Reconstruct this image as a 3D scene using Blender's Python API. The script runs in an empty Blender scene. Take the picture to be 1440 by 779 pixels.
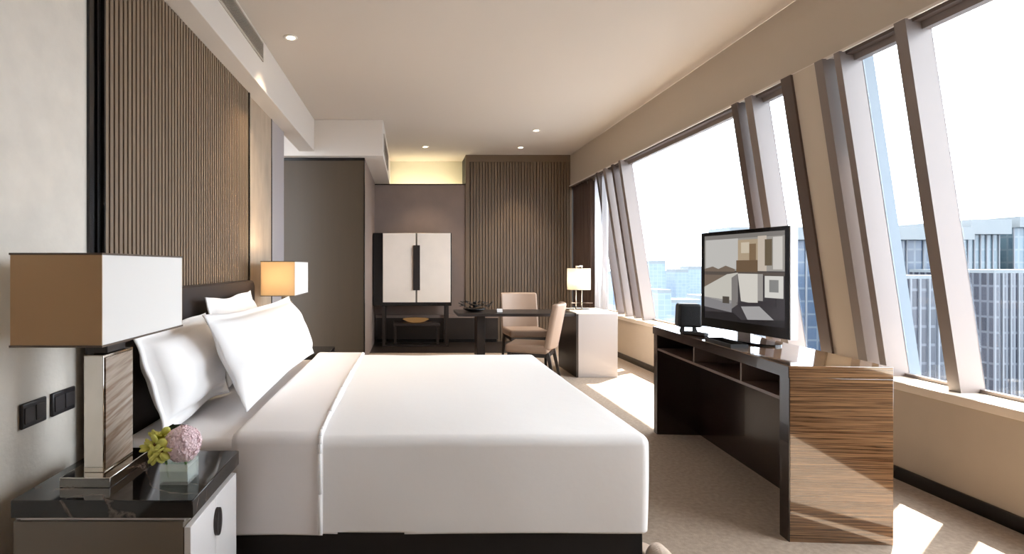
import bpy, bmesh, math, random
from mathutils import Vector, Matrix, noise
random.seed(7)
S = bpy.context.scene
COL = S.collection
PI = math.pi
F, VX, VY, EYE = 760.0, 575.0, 374.0, 1.2          # lens in pixels, vanishing point, eye height

# ------------------------------------------------------------------ materials
def lin(c):
    return tuple(((v/255.0)/12.92 if v/255.0 <= 0.04045 else ((v/255.0+0.055)/1.055)**2.4) for v in c)

def mat(name, col, rough=0.6, metal=0.0, spec=0.5, bump=0.0, bscale=200.0, coat=0.0, var=0.0, vscale=6.0, srgb=True,
        stretch=(1, 1, 1), sheen=0.0):
    m = bpy.data.materials.new(name); m.use_nodes = True
    nt = m.node_tree; b = nt.nodes['Principled BSDF']
    c = lin(col) if srgb else col
    b.inputs['Base Color'].default_value = (*c, 1)
    b.inputs['Roughness'].default_value = rough
    b.inputs['Metallic'].default_value = metal
    b.inputs['Specular IOR Level'].default_value = spec
    if coat: b.inputs['Coat Weight'].default_value = coat; b.inputs['Coat Roughness'].default_value = 0.03
    if sheen: b.inputs['Sheen Weight'].default_value = sheen
    if bump or var:
        tc = nt.nodes.new('ShaderNodeTexCoord'); mp = nt.nodes.new('ShaderNodeMapping')
        mp.inputs['Scale'].default_value = stretch
        nt.links.new(tc.outputs['Object'], mp.inputs['Vector'])
    if bump:
        n = nt.nodes.new('ShaderNodeTexNoise'); n.inputs['Scale'].default_value = bscale; n.inputs['Detail'].default_value = 3
        bp = nt.nodes.new('ShaderNodeBump'); bp.inputs['Strength'].default_value = bump; bp.inputs['Distance'].default_value = 0.01
        nt.links.new(mp.outputs[0], n.inputs['Vector'])
        nt.links.new(n.outputs['Fac'], bp.inputs['Height']); nt.links.new(bp.outputs[0], b.inputs['Normal'])
    if var:
        n2 = nt.nodes.new('ShaderNodeTexNoise'); n2.inputs['Scale'].default_value = vscale; n2.inputs['Detail'].default_value = 6
        rp = nt.nodes.new('ShaderNodeValToRGB')
        rp.color_ramp.elements[0].position = 0.3; rp.color_ramp.elements[1].position = 0.7
        rp.color_ramp.elements[0].color = (*[v*(1-var) for v in c], 1)
        rp.color_ramp.elements[1].color = (*[min(1, v*(1+var)) for v in c], 1)
        nt.links.new(mp.outputs[0], n2.inputs['Vector']); nt.links.new(n2.outputs['Fac'], rp.inputs['Fac'])
        nt.links.new(rp.outputs['Color'], b.inputs['Base Color'])
    return m

def emit(name, col, strength=1.0):
    m = bpy.data.materials.new(name); m.use_nodes = True
    nt = m.node_tree; nt.nodes.clear()
    o = nt.nodes.new('ShaderNodeOutputMaterial'); e = nt.nodes.new('ShaderNodeEmission')
    e.inputs['Color'].default_value = (*lin(col), 1); e.inputs['Strength'].default_value = strength
    nt.links.new(e.outputs[0], o.inputs['Surface']); return m

def pane_mat(name, tint=(1, 1, 1), fac=0.05):
    m = bpy.data.materials.new(name); m.use_nodes = True
    nt = m.node_tree; nt.nodes.clear()
    o = nt.nodes.new('ShaderNodeOutputMaterial'); t = nt.nodes.new('ShaderNodeBsdfTransparent')
    g = nt.nodes.new('ShaderNodeBsdfGlossy'); x = nt.nodes.new('ShaderNodeMixShader')
    t.inputs['Color'].default_value = (*tint, 1); g.inputs['Roughness'].default_value = 0.02
    x.inputs['Fac'].default_value = fac
    nt.links.new(t.outputs[0], x.inputs[1]); nt.links.new(g.outputs[0], x.inputs[2]); nt.links.new(x.outputs[0], o.inputs['Surface'])
    return m

def milky(name, tint, fac, milk, mcol=(0.9, 0.95, 0.92)):
    m = pane_mat(name, tint, fac); nt = m.node_tree
    o = [n for n in nt.nodes if n.type == 'OUTPUT_MATERIAL'][0]; x = [n for n in nt.nodes if n.type == 'MIX_SHADER'][0]
    d = nt.nodes.new('ShaderNodeBsdfDiffuse'); d.inputs['Color'].default_value = (*mcol, 1)
    y = nt.nodes.new('ShaderNodeMixShader'); y.inputs['Fac'].default_value = milk
    nt.links.new(x.outputs[0], y.inputs[1]); nt.links.new(d.outputs[0], y.inputs[2]); nt.links.new(y.outputs[0], o.inputs['Surface'])
    return m

def fabric_shade(name, dcol, tcol, tf=0.4):
    m = bpy.data.materials.new(name); m.use_nodes = True
    nt = m.node_tree; nt.nodes.clear()
    o = nt.nodes.new('ShaderNodeOutputMaterial'); d = nt.nodes.new('ShaderNodeBsdfDiffuse'); t = nt.nodes.new('ShaderNodeBsdfTranslucent')
    x = nt.nodes.new('ShaderNodeMixShader'); x.inputs['Fac'].default_value = tf
    d.inputs['Color'].default_value = (*dcol, 1); t.inputs['Color'].default_value = (*tcol, 1)
    nt.links.new(d.outputs[0], x.inputs[1]); nt.links.new(t.outputs[0], x.inputs[2]); nt.links.new(x.outputs[0], o.inputs['Surface'])
    return m

def marble(name, base, vein, scale, rough=0.06, stretch=(1, 1, 1), width=(0.485, 0.5, 0.515)):
    m = bpy.data.materials.new(name); m.use_nodes = True
    nt = m.node_tree; b = nt.nodes['Principled BSDF']; b.inputs['Roughness'].default_value = rough
    tc = nt.nodes.new('ShaderNodeTexCoord'); mp = nt.nodes.new('ShaderNodeMapping'); mp.inputs['Scale'].default_value = stretch
    n = nt.nodes.new('ShaderNodeTexNoise'); n.inputs['Scale'].default_value = scale; n.inputs['Detail'].default_value = 8; n.inputs['Distortion'].default_value = 1.2
    r = nt.nodes.new('ShaderNodeValToRGB'); e = r.color_ramp.elements
    e[0].position = width[0]; e[0].color = (*lin(base), 1); e[1].position = width[2]; e[1].color = (*lin(base), 1)
    k = e.new(width[1]); k.color = (*lin(vein), 1)
    nt.links.new(tc.outputs['Object'], mp.inputs['Vector']); nt.links.new(mp.outputs[0], n.inputs['Vector'])
    nt.links.new(n.outputs['Fac'], r.inputs['Fac']); nt.links.new(r.outputs[0], b.inputs['Base Color'])
    return m

def grain(name, cols, stretch, scale=1.0, rough=0.07, coat=0.6, rot=0.0):
    """striped veneer / onyx: noise stretched along the grain through a colour ramp"""
    m = bpy.data.materials.new(name); m.use_nodes = True
    nt = m.node_tree; b = nt.nodes['Principled BSDF']; b.inputs['Roughness'].default_value = rough
    b.inputs['Coat Weight'].default_value = coat; b.inputs['Coat Roughness'].default_value = 0.02
    tc = nt.nodes.new('ShaderNodeTexCoord'); mp = nt.nodes.new('ShaderNodeMapping'); mp.inputs['Scale'].default_value = stretch
    if rot: mp.vector_type = 'TEXTURE'; mp.inputs['Scale'].default_value = [1/q for q in stretch]; mp.inputs['Rotation'].default_value = (rot, 0, 0)
    n = nt.nodes.new('ShaderNodeTexNoise'); n.inputs['Scale'].default_value = scale; n.inputs['Detail'].default_value = 5; n.inputs['Roughness'].default_value = 0.6
    r = nt.nodes.new('ShaderNodeValToRGB'); e = r.color_ramp.elements
    ps = [0.25+0.5*i/(len(cols)-1) for i in range(len(cols))]
    e[0].position = ps[0]; e[0].color = (*lin(cols[0]), 1); e[1].position = ps[-1]; e[1].color = (*lin(cols[-1]), 1)
    for p, c in list(zip(ps, cols))[1:-1]:
        k = e.new(p); k.color = (*lin(c), 1)
    nt.links.new(tc.outputs['Object'], mp.inputs['Vector']); nt.links.new(mp.outputs[0], n.inputs['Vector'])
    nt.links.new(n.outputs['Fac'], r.inputs['Fac']); nt.links.new(r.outputs[0], b.inputs['Base Color'])
    return m

def facade(name, glass, frame, dark, sx, sz, rough=0.25):
    """curtain wall: grid of storeys and bays with randomly toned panes (object coordinates, u = x+y)"""
    m = bpy.data.materials.new(name); m.use_nodes = True
    nt = m.node_tree; b = nt.nodes['Principled BSDF']; b.inputs['Roughness'].default_value = rough
    tc = nt.nodes.new('ShaderNodeTexCoord'); sp = nt.nodes.new('ShaderNodeSeparateXYZ'); ad = nt.nodes.new('ShaderNodeMath'); ad.operation = 'ADD'
    cb = nt.nodes.new('ShaderNodeCombineXYZ'); br = nt.nodes.new('ShaderNodeTexBrick')
    nt.links.new(tc.outputs['Object'], sp.inputs[0]); nt.links.new(sp.outputs['X'], ad.inputs[0]); nt.links.new(sp.outputs['Y'], ad.inputs[1])
    nt.links.new(ad.outputs[0], cb.inputs['X']); nt.links.new(sp.outputs['Z'], cb.inputs['Y'])
    nt.links.new(cb.outputs[0], br.inputs['Vector'])
    br.offset = 0.0; br.inputs['Scale'].default_value = 1.0
    br.inputs['Brick Width'].default_value = sx; br.inputs['Row Height'].default_value = sz
    br.inputs['Mortar Size'].default_value = sz*0.075; br.inputs['Mortar Smooth'].default_value = 0.1
    br.inputs['Color1'].default_value = (*lin(glass), 1); br.inputs['Color2'].default_value = (*lin(dark), 1); br.inputs['Mortar'].default_value = (*lin(frame), 1)
    nt.links.new(br.outputs['Color'], b.inputs['Base Color'])
    return m

M = {
 'cream_wall': mat('cream textured wallpaper', (226, 218, 206), 0.75, bump=0.15, bscale=60, var=0.05, vscale=9),
 'stone_wall': mat('mottled beige wallpaper', (176, 158, 138), 0.7, bump=0.1, bscale=40, var=0.14, vscale=7, stretch=(1, 1, .4)),
 'lilac_wall': mat('grey lacquer panel', (172, 165, 166), 0.5),
 'ceiling': mat('ceiling paint', (206, 196, 186), 0.85),
 'soffit': mat('soffit paint', (222, 214, 206), 0.85),
 'bulkhead': mat('bulkhead paint', (194, 182, 166), 0.85),
 'carpet': mat('beige carpet', (174, 157, 141), 0.95, spec=0.1, bump=0.6, bscale=320, var=0.14, vscale=45),
 'taupe_wall': mat('taupe wall fabric', (136, 118, 108), 0.8, var=0.04),
 'black_trim': mat('black lacquer trim', (22, 19, 18), 0.25),
 'slat': mat('bronze brown slat', (132, 112, 92), 0.42, spec=0.5, var=0.06, vscale=3, stretch=(4, 4, .3)),
 'slat_far': mat('dark bronze slat', (112, 93, 73), 0.45, var=0.05, vscale=3),
 'groove': mat('dark groove backing', (14, 11, 10), 0.6),
 'closet': mat('dark olive brown panel', (72, 58, 41), 0.5, var=0.05, vscale=2, stretch=(6, 6, .5)),
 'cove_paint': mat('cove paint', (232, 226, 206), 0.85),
 'low_wall': mat('beige wall covering', (184, 169, 150), 0.75, var=0.03),
 'sill': mat('cream stone sill', (222, 208, 190), 0.3, var=0.04),
 'mullion': mat('taupe coated aluminium', (128, 117, 112), 0.45, spec=0.5),
 'mullion_dark': mat('dark bronze aluminium', (84, 70, 64), 0.4),
 'fin': mat('pale blue aluminium fin', (94, 106, 116), 0.4),
 'pane': pane_mat('window glass', (0.97, 0.985, 1.0), 0.035),
 'linen': mat('white cotton linen', (250, 248, 247), 0.85, spec=0.2, bump=0.12, bscale=14, sheen=0.1),
 'linen_warm': mat('ivory sheet', (248, 244, 243), 0.85, spec=0.2, bump=0.1, bscale=12),
 'piping': mat('white satin piping', (253, 252, 251), 0.95, spec=0.1),
 'black_base': mat('black bed base', (24, 20, 19), 0.5),
 'headboard': mat('dark brown leather', (44, 34, 31), 0.45, bump=0.1, bscale=180),
 'marble_black': marble('black marble', (20, 17, 16), (96, 84, 76), 2.6, 0.07),
 'lacquer_taupe': mat('taupe lacquer', (112, 101, 88), 0.3),
 'lacquer_white': mat('white lacquer', (226, 223, 222), 0.22),
 'lacquer_grey': mat('pale grey lacquer', (172, 165, 162), 0.15),
 'dark_metal': mat('dark bronze metal', (60, 56, 55), 0.35, metal=0.7),
 'chrome': mat('polished nickel', (205, 200, 192), 0.06, metal=1.0),
 'onyx': grain('banded onyx', [(84, 72, 62), (132, 116, 102), (158, 144, 130), (116, 92, 72), (172, 160, 146), (98, 82, 70)], (1.0, 1.1, 16.0), 1.0, 0.08, 0.3, 0.2),
 'shade_end_dim': fabric_shade('lampshade shaded end', (0.53, 0.35, 0.21), (0.86, 0.74, 0.55), 0.38),  # darker tan holds the shading of the ends away from the window
 'shade_side_lit': fabric_shade('lampshade lit side', (0.90, 0.88, 0.85), (0.8, 0.7, 0.55), 0.1),  # paler copy: window light put into the side fabric colour
 'shade_pale': fabric_shade('ivory pleated shade', (0.85, 0.81, 0.74), (0.88, 0.82, 0.70), 0.5),
 'shade_trim': mat('shade edge binding', (96, 82, 70), 0.7),
 'socket': mat('dark socket plate', (46, 43, 44), 0.3),
 'socket_key': mat('dark socket insert', (66, 62, 62), 0.25),
 'zebrano': grain('zebra wood veneer', [(44, 27, 18), (104, 74, 50), (60, 38, 25), (134, 102, 72), (52, 32, 21), (150, 116, 82), (92, 64, 42), (46, 28, 18)], (0.7, 0.7, 78.0), 1.0, 0.07, 0.8),
 'wenge': grain('dark wenge veneer', [(28, 20, 18), (40, 28, 24), (34, 24, 22)], (6.0, 6.0, 40.0), 1.0, 0.2, 0.25),
 'wenge_edge': mat('lighter shelf edge', (104, 86, 78), 0.35),
 'tv_black': mat('glossy black plastic', (14, 14, 15), 0.12),
 'tv_edge': mat('brushed silver edge', (170, 165, 162), 0.3, metal=0.8),
 'black_plastic': mat('matt black plastic', (12, 11, 11), 0.5),
 'black_glass': mat('black glass', (20, 22, 24), 0.04),
 'mesh_black': mat('speaker cloth', (18, 16, 16), 0.9, bump=0.4, bscale=300),
 'tan_leather': mat('tan chair leather', (156, 132, 114), 0.5, bump=0.05, bscale=150),
 'dark_wood': mat('espresso wood', (42, 34, 30), 0.35),
 'pearl': mat('pearl lacquer', (252, 240, 226), 0.25, var=0.02),
 'curtain': mat('dark brown drape', (92, 74, 66), 0.85),
 'sheer': fabric_shade('white sheer', (0.86, 0.86, 0.88), (0.9, 0.9, 0.92), 0.55),
 'grille': mat('grey vent blades', (186, 176, 164), 0.5),
 'grille_dark': mat('vent duct', (60, 54, 48), 0.8),
 'lamp_white': mat('white downlight trim', (236, 230, 220), 0.5),
 'lens': emit('downlight lens', (255, 238, 208), 9.0),
 'cove_led': emit('warm cove strip', (255, 240, 200), 7.0),
 'petal_pink': mat('pink petals', (248, 222, 226), 0.7, var=0.12, vscale=60),
 'petal_green': mat('lime petals', (214, 212, 110), 0.6, var=0.15, vscale=40),
 'petal_core': mat('brown flower centre', (126, 96, 40), 0.7),
 'leaf': mat('dark green leaf', (40, 56, 34), 0.45),
 'stem': mat('green stem', (96, 130, 62), 0.5),
 'vase_glass': milky('vase glass', (0.97, 0.99, 0.98), 0.20, 0.24),
 'water': milky('vase water', (0.94, 0.98, 0.94), 0.05, 0.18, (0.85, 0.93, 0.82)),
 'amber': emit('painted stool glow', (196, 146, 92), 0.16),  # warm light on the stool put into a glowing colour
 'slipper': mat('beige terry slipper', (226, 206, 188), 0.95, bump=0.4, bscale=200),
 'ground': mat('city ground', (88, 98, 108), 0.9, var=0.2, vscale=0.02),
 'concrete': mat('pale concrete', (86, 91, 94), 0.7),
 'white_fin': mat('white facade fin', (82, 85, 90), 0.6),
}

# ------------------------------------------------------------------ mesh helpers
def link(o):
    COL.objects.link(o); return o

def root_loc(o):
    while o.parent: o = o.parent
    return o.location

def obj(name, bm, m, parent=None, smooth=False, w=False, bevel=0.0, seg=2, sub=0):
    """link bm as one mesh object; w=True means bm is in world coordinates and parent's root is unrotated"""
    me = bpy.data.meshes.new(name)
    if w and parent: bmesh.ops.translate(bm, verts=bm.verts, vec=-root_loc(parent))
    bmesh.ops.recalc_face_normals(bm, faces=bm.faces)
    bm.to_mesh(me); bm.free()
    for x in (m if isinstance(m, (list, tuple)) else [m]):
        me.materials.append(M[x] if isinstance(x, str) else x)
    o = link(bpy.data.objects.new(name, me))
    if parent: o.parent = parent
    if bevel:
        b = o.modifiers.new('bevel', 'BEVEL'); b.width = bevel; b.segments = seg; b.limit_method = 'ANGLE'; b.angle_limit = 0.6
    if sub:
        s = o.modifiers.new('sub', 'SUBSURF'); s.levels = sub; s.render_levels = sub
    if smooth or bevel:
        for p in me.polygons: p.use_smooth = True
        if not smooth:
            try: me.set_sharp_from_angle(angle=0.6)
            except Exception: pass
    return o

def NB(): return bmesh.new()

def box(bm, x0, x1, y0, y1, z0, z1, mi=0):
    vs = [bm.verts.new((x, y, z)) for z in (z0, z1) for y in (y0, y1) for x in (x0, x1)]
    for f in ((0, 2, 3, 1), (4, 5, 7, 6), (0, 1, 5, 4), (2, 6, 7, 3), (0, 4, 6, 2), (1, 3, 7, 5)):
        bm.faces.new([vs[i] for i in f]).material_index = mi
    return bm

def bx(*a): return box(NB(), *a)

def open_shell(bm, z_below, x_less=None, x_more=None):
    kill = [f for f in bm.faces if all(v.co.z < z_below for v in f.verts) or (x_less is not None and all(v.co.x < x_less for v in f.verts))
            or (x_more is not None and all(v.co.x > x_more for v in f.verts))]
    bmesh.ops.delete(bm, geom=kill, context='FACES')
    return bm

def hexa(bm, p):
    """8 corners: bottom 4 (ccw), top 4"""
    v = [bm.verts.new(q) for q in p]
    for f in ((3, 2, 1, 0), (4, 5, 6, 7), (0, 1, 5, 4), (1, 2, 6, 5), (2, 3, 7, 6), (3, 0, 4, 7)):
        bm.faces.new([v[i] for i in f])
    return bm

def prism(bm, pts, axis, a, b, mi=0):
    """extrude a 2-d outline along an axis"""
    def mk(p, t):
        return {'x': (t, p[0], p[1]), 'y': (p[0], t, p[1]), 'z': (p[0], p[1], t)}[axis]
    A = [bm.verts.new(mk(p, a)) for p in pts]; B = [bm.verts.new(mk(p, b)) for p in pts]
    n = len(pts)
    bm.faces.new(A).material_index = mi; bm.faces.new(B[::-1]).material_index = mi
    for i in range(n): bm.faces.new((A[i], B[i], B[(i+1) % n], A[(i+1) % n])).material_index = mi
    return bm

def tube(bm, p0, p1, r0, r1=None, n=14, caps=True):
    r1 = r0 if r1 is None else r1
    p0, p1 = Vector(p0), Vector(p1); d = (p1-p0).normalized()
    u = d.orthogonal().normalized(); v = d.cross(u)
    A = [bm.verts.new(p0+(u*math.cos(2*PI*i/n)+v*math.sin(2*PI*i/n))*r0) for i in range(n)]
    B = [bm.verts.new(p1+(u*math.cos(2*PI*i/n)+v*math.sin(2*PI*i/n))*r1) for i in range(n)]
    for i in range(n): bm.faces.new((A[i], A[(i+1) % n], B[(i+1) % n], B[i]))
    if caps: bm.faces.new(A[::-1]); bm.faces.new(B)
    return bm

def path_tube(bm, pts, r, n=8):
    for a, b in zip(pts[:-1], pts[1:]): tube(bm, a, b, r, r, n)
    return bm

def bar(bm, p0, p1, w0, w1):
    """tapering square bar"""
    x0, y0, z0 = p0; x1, y1, z1 = p1; a, b = w0/2, w1/2
    return hexa(bm, [(x0-a, y0-a, z0), (x0+a, y0-a, z0), (x0+a, y0+a, z0), (x0-a, y0+a, z0),
                     (x1-b, y1-b, z1), (x1+b, y1-b, z1), (x1+b, y1+b, z1), (x1-b, y1+b, z1)])

def lathe(bm, prof, n=28, c=(0, 0, 0)):
    rings = []
    for r, z in prof:
        rings.append([bm.verts.new((c[0]+r*math.cos(2*PI*i/n), c[1]+r*math.sin(2*PI*i/n), c[2]+z)) for i in range(n)])
    for A, B in zip(rings[:-1], rings[1:]):
        for i in range(n): bm.faces.new((A[i], A[(i+1) % n], B[(i+1) % n], B[i]))
    bm.faces.new(rings[0][::-1]); bm.faces.new(rings[-1])
    return bm

def rbox(x0, x1, y0, y1, z0, z1, r, n=(12, 12, 4), k=5, wob=0.0, fr=3.0, rb=None):
    """softly rounded box on a fine grid, with an optional gentle wobble for cloth (rb: radius at the bottom)"""
    def axis(lo, hi, m):
        e = [lo+r*i/k for i in range(k)]; i_ = [lo+r+(hi-lo-2*r)*i/m for i in range(m+1)]; f = [hi-r+r*(i+1)/k for i in range(k)]
        return e+i_+f
    X, Y, Z = axis(x0, x1, n[0]), axis(y0, y1, n[1]), axis(z0, z1, n[2])
    bm = NB(); vd = {}
    lo, hi = Vector((x0, y0, z0)), Vector((x1, y1, z1))
    def V(i, j, l):
        key = (i, j, l)
        if key in vd: return vd[key]
        p = Vector((X[i], Y[j], Z[l])); q = Vector([min(max(p[a], lo[a]+r), hi[a]-r) for a in range(3)])
        if rb is not None and p.z < lo.z+r: q.z = max(p.z, lo.z+rb)
        d = p-q
        if d.length > 1e-9: p = q+d.normalized()*(r if d.length > 1e-9 else 0)
        if wob:
            nv = noise.noise_vector(p*fr); p += nv*wob
        vd[key] = bm.verts.new(p); return vd[key]
    nx, ny, nz = len(X)-1, len(Y)-1, len(Z)-1
    for i in range(nx):
        for j in range(ny):
            bm.faces.new((V(i, j, 0), V(i, j+1, 0), V(i+1, j+1, 0), V(i+1, j, 0)))
            bm.faces.new((V(i, j, nz), V(i+1, j, nz), V(i+1, j+1, nz), V(i, j+1, nz)))
    for i in range(nx):
        for l in range(nz):
            bm.faces.new((V(i, 0, l), V(i+1, 0, l), V(i+1, 0, l+1), V(i, 0, l+1)))
            bm.faces.new((V(i, ny, l), V(i, ny, l+1), V(i+1, ny, l+1), V(i+1, ny, l)))
    for j in range(ny):
        for l in range(nz):
            bm.faces.new((V(0, j, l), V(0, j, l+1), V(0, j+1, l+1), V(0, j+1, l)))
            bm.faces.new((V(nx, j, l), V(nx, j+1, l), V(nx, j+1, l+1), V(nx, j, l+1)))
    return bm

def sphere(bm, c, r, seg=12, sq=(1, 1, 1)):
    mtx = Matrix.Translation(c) @ Matrix.Diagonal((r*sq[0], r*sq[1], r*sq[2], 1))
    bmesh.ops.create_uvsphere(bm, u_segments=seg, v_segments=max(6, seg//2+2), radius=1, matrix=mtx)
    return bm

# ------------------------------------------------------------------ object helpers
def tag(o, label, cat, group=None, kind=None):
    o['label'] = label; o['category'] = cat
    if group: o['group'] = group
    if kind: o['kind'] = kind
    return o

def thing(name, label, cat, loc=(0, 0, 0), rz=0.0, group=None):
    o = link(bpy.data.objects.new(name, None)); o.empty_display_size = 0.05
    o.location = loc; o.rotation_euler = (0, 0, rz)
    return tag(o, label, cat, group)

def struct(name, bm, m, label=None, parent=None, **k):
    o = obj(name, bm, m, parent, **k)
    if not parent: o['kind'] = 'structure'
    if label: o['label'] = label
    return o

def struct_root(name, label=None):
    o = link(bpy.data.objects.new(name, None)); o['kind'] = 'structure'; o.empty_display_size = 0.05
    if label: o['label'] = label
    return o

def dup(root, loc, rz, label, group=None):
    r = root.copy(); COL.objects.link(r); r.location = loc; r.rotation_euler = (0, 0, rz); r['label'] = label
    if group: r['group'] = group
    for ch in list(root.children):
        c = ch.copy(); COL.objects.link(c); c.parent = r
        for g in list(ch.children):
            d = g.copy(); COL.objects.link(d); d.parent = c
    return r

# ================================================================== THE ROOM
XL, XW, YB, YF = -1.30, 2.76, -2.2, 8.6            # left wall, window wall, wall behind, far wall
HC, HS, HB, HW = 2.96, 2.578, 2.465, 0.55          # ceiling, soffit, bulkhead underside, sill
XO = -1.137
struct('floor', bx(-2.6, 3.2, YB, 9.3, -0.2, 0.0), 'carpet', 'beige carpeted floor of the bedroom')
struct('floor_strip', bx(-0.54, 1.75, 7.45, YF, 0.0, 0.004), 'dark_wood', 'dark floor strip along the far wall')  # thin dark sheet laid over the carpet
struct('ceiling', bx(-2.6, 3.2, YB, 9.3, HC, HC+0.15), 'ceiling', 'flat cream ceiling')
# left wall: papered wall and the panels set on it
struct('wall_left', bx(XL-0.25, XL, YB, 5.58, 0, HC), 'cream_wall', 'cream papered wall behind the bed')
struct('wall_back', bx(-2.6, 3.2, YB-0.15, YB, 0, HC), 'taupe_wall', 'wall at the near end of the room')
struct('trim_1', box(bx(XL, XL+0.012, 2.18, 2.215, 0, HS), XL, XL+0.02, 2.222, 2.245, 0, HS), 'black_trim', 'black lacquer strip between cream wall and slatted panel')
sp = struct_root('wall_left_slats', 'bronze slatted wall panel above the headboard')
struct('backing', bx(XL, XL+0.008, 2.245, 4.31, 0, HS), 'groove', None, sp)
bm = NB(); p = (4.285-2.262)/54
for i in range(54):
    y = 2.262+i*p
    box(bm, XL+0.008, XL+0.030, y, y+p*0.64, 0, HS)
struct('slats', bm, 'slat', None, sp)
struct('edge', box(bx(XL, XL+0.034, 2.247, 2.258, 0, HS), XL, XL+0.034, 4.29, 4.312, 0, HS), 'black_trim', None, sp)
struct('trim_2', bx(XL, XL+0.010, 4.312, 5.06, 0, HS), 'stone_wall', 'mottled beige papered panel beyond the slatted panel')
struct('trim_3', bx(XL, XL+0.014, 5.06, 5.085, 0, HS), 'black_trim', 'thin black strip beside the mottled panel')
struct('trim_4', bx(XL, XL+0.010, 5.085, 5.58, 0, HS), 'lilac_wall', 'smooth grey panel at the end of the left wall')
struct('wall_passage', bx(-2.6, -2.45, 5.3, 9.3, 0, HC), 'taupe_wall', 'wall of the passage beyond the left wall')
# soffit along the left wall, deeper drop in front of the closet
struct('ceiling_soffit', bx(XL-0.02, XO, YB, 6.5, HS, HC), 'soffit', 'long white soffit along the left wall', bevel=0.004)
struct('ceiling_drop', bx(-2.45, -0.31, 6.5, 9.0, 2.525, HC), 'soffit', 'dropped ceiling box in front of the closet', bevel=0.004)
# closet block of dark panels
cl = struct_root('wall_closet', 'dark brown closet block at the end of the passage')
struct('panel', bx(-2.45, -0.552, 6.62, 8.6, 0, 2.522), 'closet', None, cl)
struct('edge', box(bx(-0.552, -0.54, 6.61, 6.66, 0, 2.522), -2.45, -0.54, 6.605, 6.62, 2.49, 2.522), 'black_trim', None, cl)
struct('side', bx(-0.552, -0.542, 6.66, 8.6, 0, 2.522), 'taupe_wall', None, cl)
# far wall: low taupe panel with a cove behind it, and a slatted panel
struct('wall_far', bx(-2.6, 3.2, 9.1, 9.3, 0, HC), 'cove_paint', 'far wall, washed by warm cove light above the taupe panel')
struct('wall_far_panel', bx(-0.542, 0.90, YF, YF+0.08, 0, 2.49), 'taupe_wall', 'taupe panel behind the white bar cabinet')
struct('trim_5', bx(-0.542, 0.90, YF-0.012, YF+0.09, 2.49, 2.505), 'black_trim', 'thin dark rail on top of the taupe panel')
fs = struct_root('wall_far_slats', 'dark slatted panel behind the desk')
struct('backing', bx(0.90, 2.95, YF, 9.1, 0, HC), 'groove', None, fs)
bm = NB(); p = (2.60-0.98)/34
box(bm, 0.90, 0.965, YF-0.03, YF, 0, HC)
for i in range(34):
    x = 0.98+i*p
    box(bm, x, x+p*0.78, YF-0.026, YF, 0, HC)
struct('slats', bm, 'slat_far', None, fs)
struct('edge', bx(0.90, 2.62, YF-0.032, YF-0.022, HC-0.11, HC), 'slat_far', None, fs)
# cove strip lamp lying on the ledge behind the taupe panel
cv = thing('cove_light', 'warm strip light hidden on the ledge above the taupe panel', 'light', (0.2, 8.9, 2.40))
obj('housing', bx(-0.50, 0.66, -0.06, 0.06, 0.0, 0.03), 'lamp_white', cv)
obj('strip', bx(-0.49, 0.65, -0.04, 0.04, 0.03, 0.04), 'cove_led', cv)
struct('trim_6', bx(-0.54, 0.90, YF+0.08, 9.1, 2.36, 2.40), 'cove_paint', 'ledge of the light cove')
# window wall
struct('wall_right', bx(XW, 3.0, YB, 9.1, 0, HW-0.045), 'low_wall', 'low beige wall under the slanted windows')
struct('windowsill', bx(XW-0.02, 3.03, YB, 9.1, HW-0.045, HW), 'sill', 'cream stone sill under the slanted windows', bevel=0.004)
struct('baseboard_right', bx(XW-0.014, XW, YB, 9.1, 0, 0.07), 'black_trim', 'black skirting under the windows')
struct('ceiling_bulkhead', bx(2.56, 2.72, YB, YF, HB, HC), 'bulkhead', 'beige bulkhead above the windows', bevel=0.004)
bm = bx(2.548, 2.56, YB, YF, HB-0.004, HB+0.012)
struct('trim_7', bm, 'soffit', 'pale lip along the bottom edge of the bulkhead')

def GX(h, d=0.0): return 2.95-0.15*(h-HW)-d          # glass plane, d metres in from it
def lean(bm, y0, y1, d0, d1, h0=HW, h1=HB):
    """bar lying between d0 and d1 metres in front of the slanted glass"""
    return hexa(bm, [(GX(h0, d1), y0, h0), (GX(h0, d0), y0, h0), (GX(h0, d0), y1, h0), (GX(h0, d1), y1, h0),
                     (GX(h1, d1), y0, h1), (GX(h1, d0), y0, h1), (GX(h1, d0), y1, h1), (GX(h1, d1), y1, h1)])

def window(n, y0, y1, label):
    w = struct_root(f'window_{n}', label)
    struct('pane', lean(NB(), y0, y1, -0.006, 0.006), 'pane', None, w)
    bm = lean(NB(), y0, y1, 0.006, 0.05, HB-0.055, HB-0.012); struct('head_rail', bm, 'mullion', None, w)
    struct('head_channel', lean(NB(), y0, y1, 0.05, 0.095, HB-0.018, HB), 'mullion_dark', None, w)
    struct('bottom_rail', lean(NB(), y0, y1, 0.006, 0.03, HW, HW+0.02), 'mullion', None, w)
    return w
def mullion(par, y0, y1, d, m='mullion', nm='mullion'):
    o = struct(nm, lean(NB(), y0, y1, 0.0, d), m, None, par); return o
W1 = window(1, 6.52, 9.05, 'slanted window beside the curtain at the far end')
mullion(W1, 6.45, 6.52, 0.14); mullion(W1, 6.72, 6.78, 0.13, 'mullion_dark'); mullion(W1, 6.98, 7.06, 0.13); mullion(W1, 7.30, 7.36, 0.12, 'mullion_dark')
W2 = window(2, 4.25, 6.45, 'wide slanted window behind the small speaker')
mullion(W2, 4.175, 4.25, 0.13, 'mullion_dark'); mullion(W2, 4.00, 4.08, 0.13)
W3 = window(3, 3.67, 4.00, 'narrow slanted window between two mullion groups')
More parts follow.
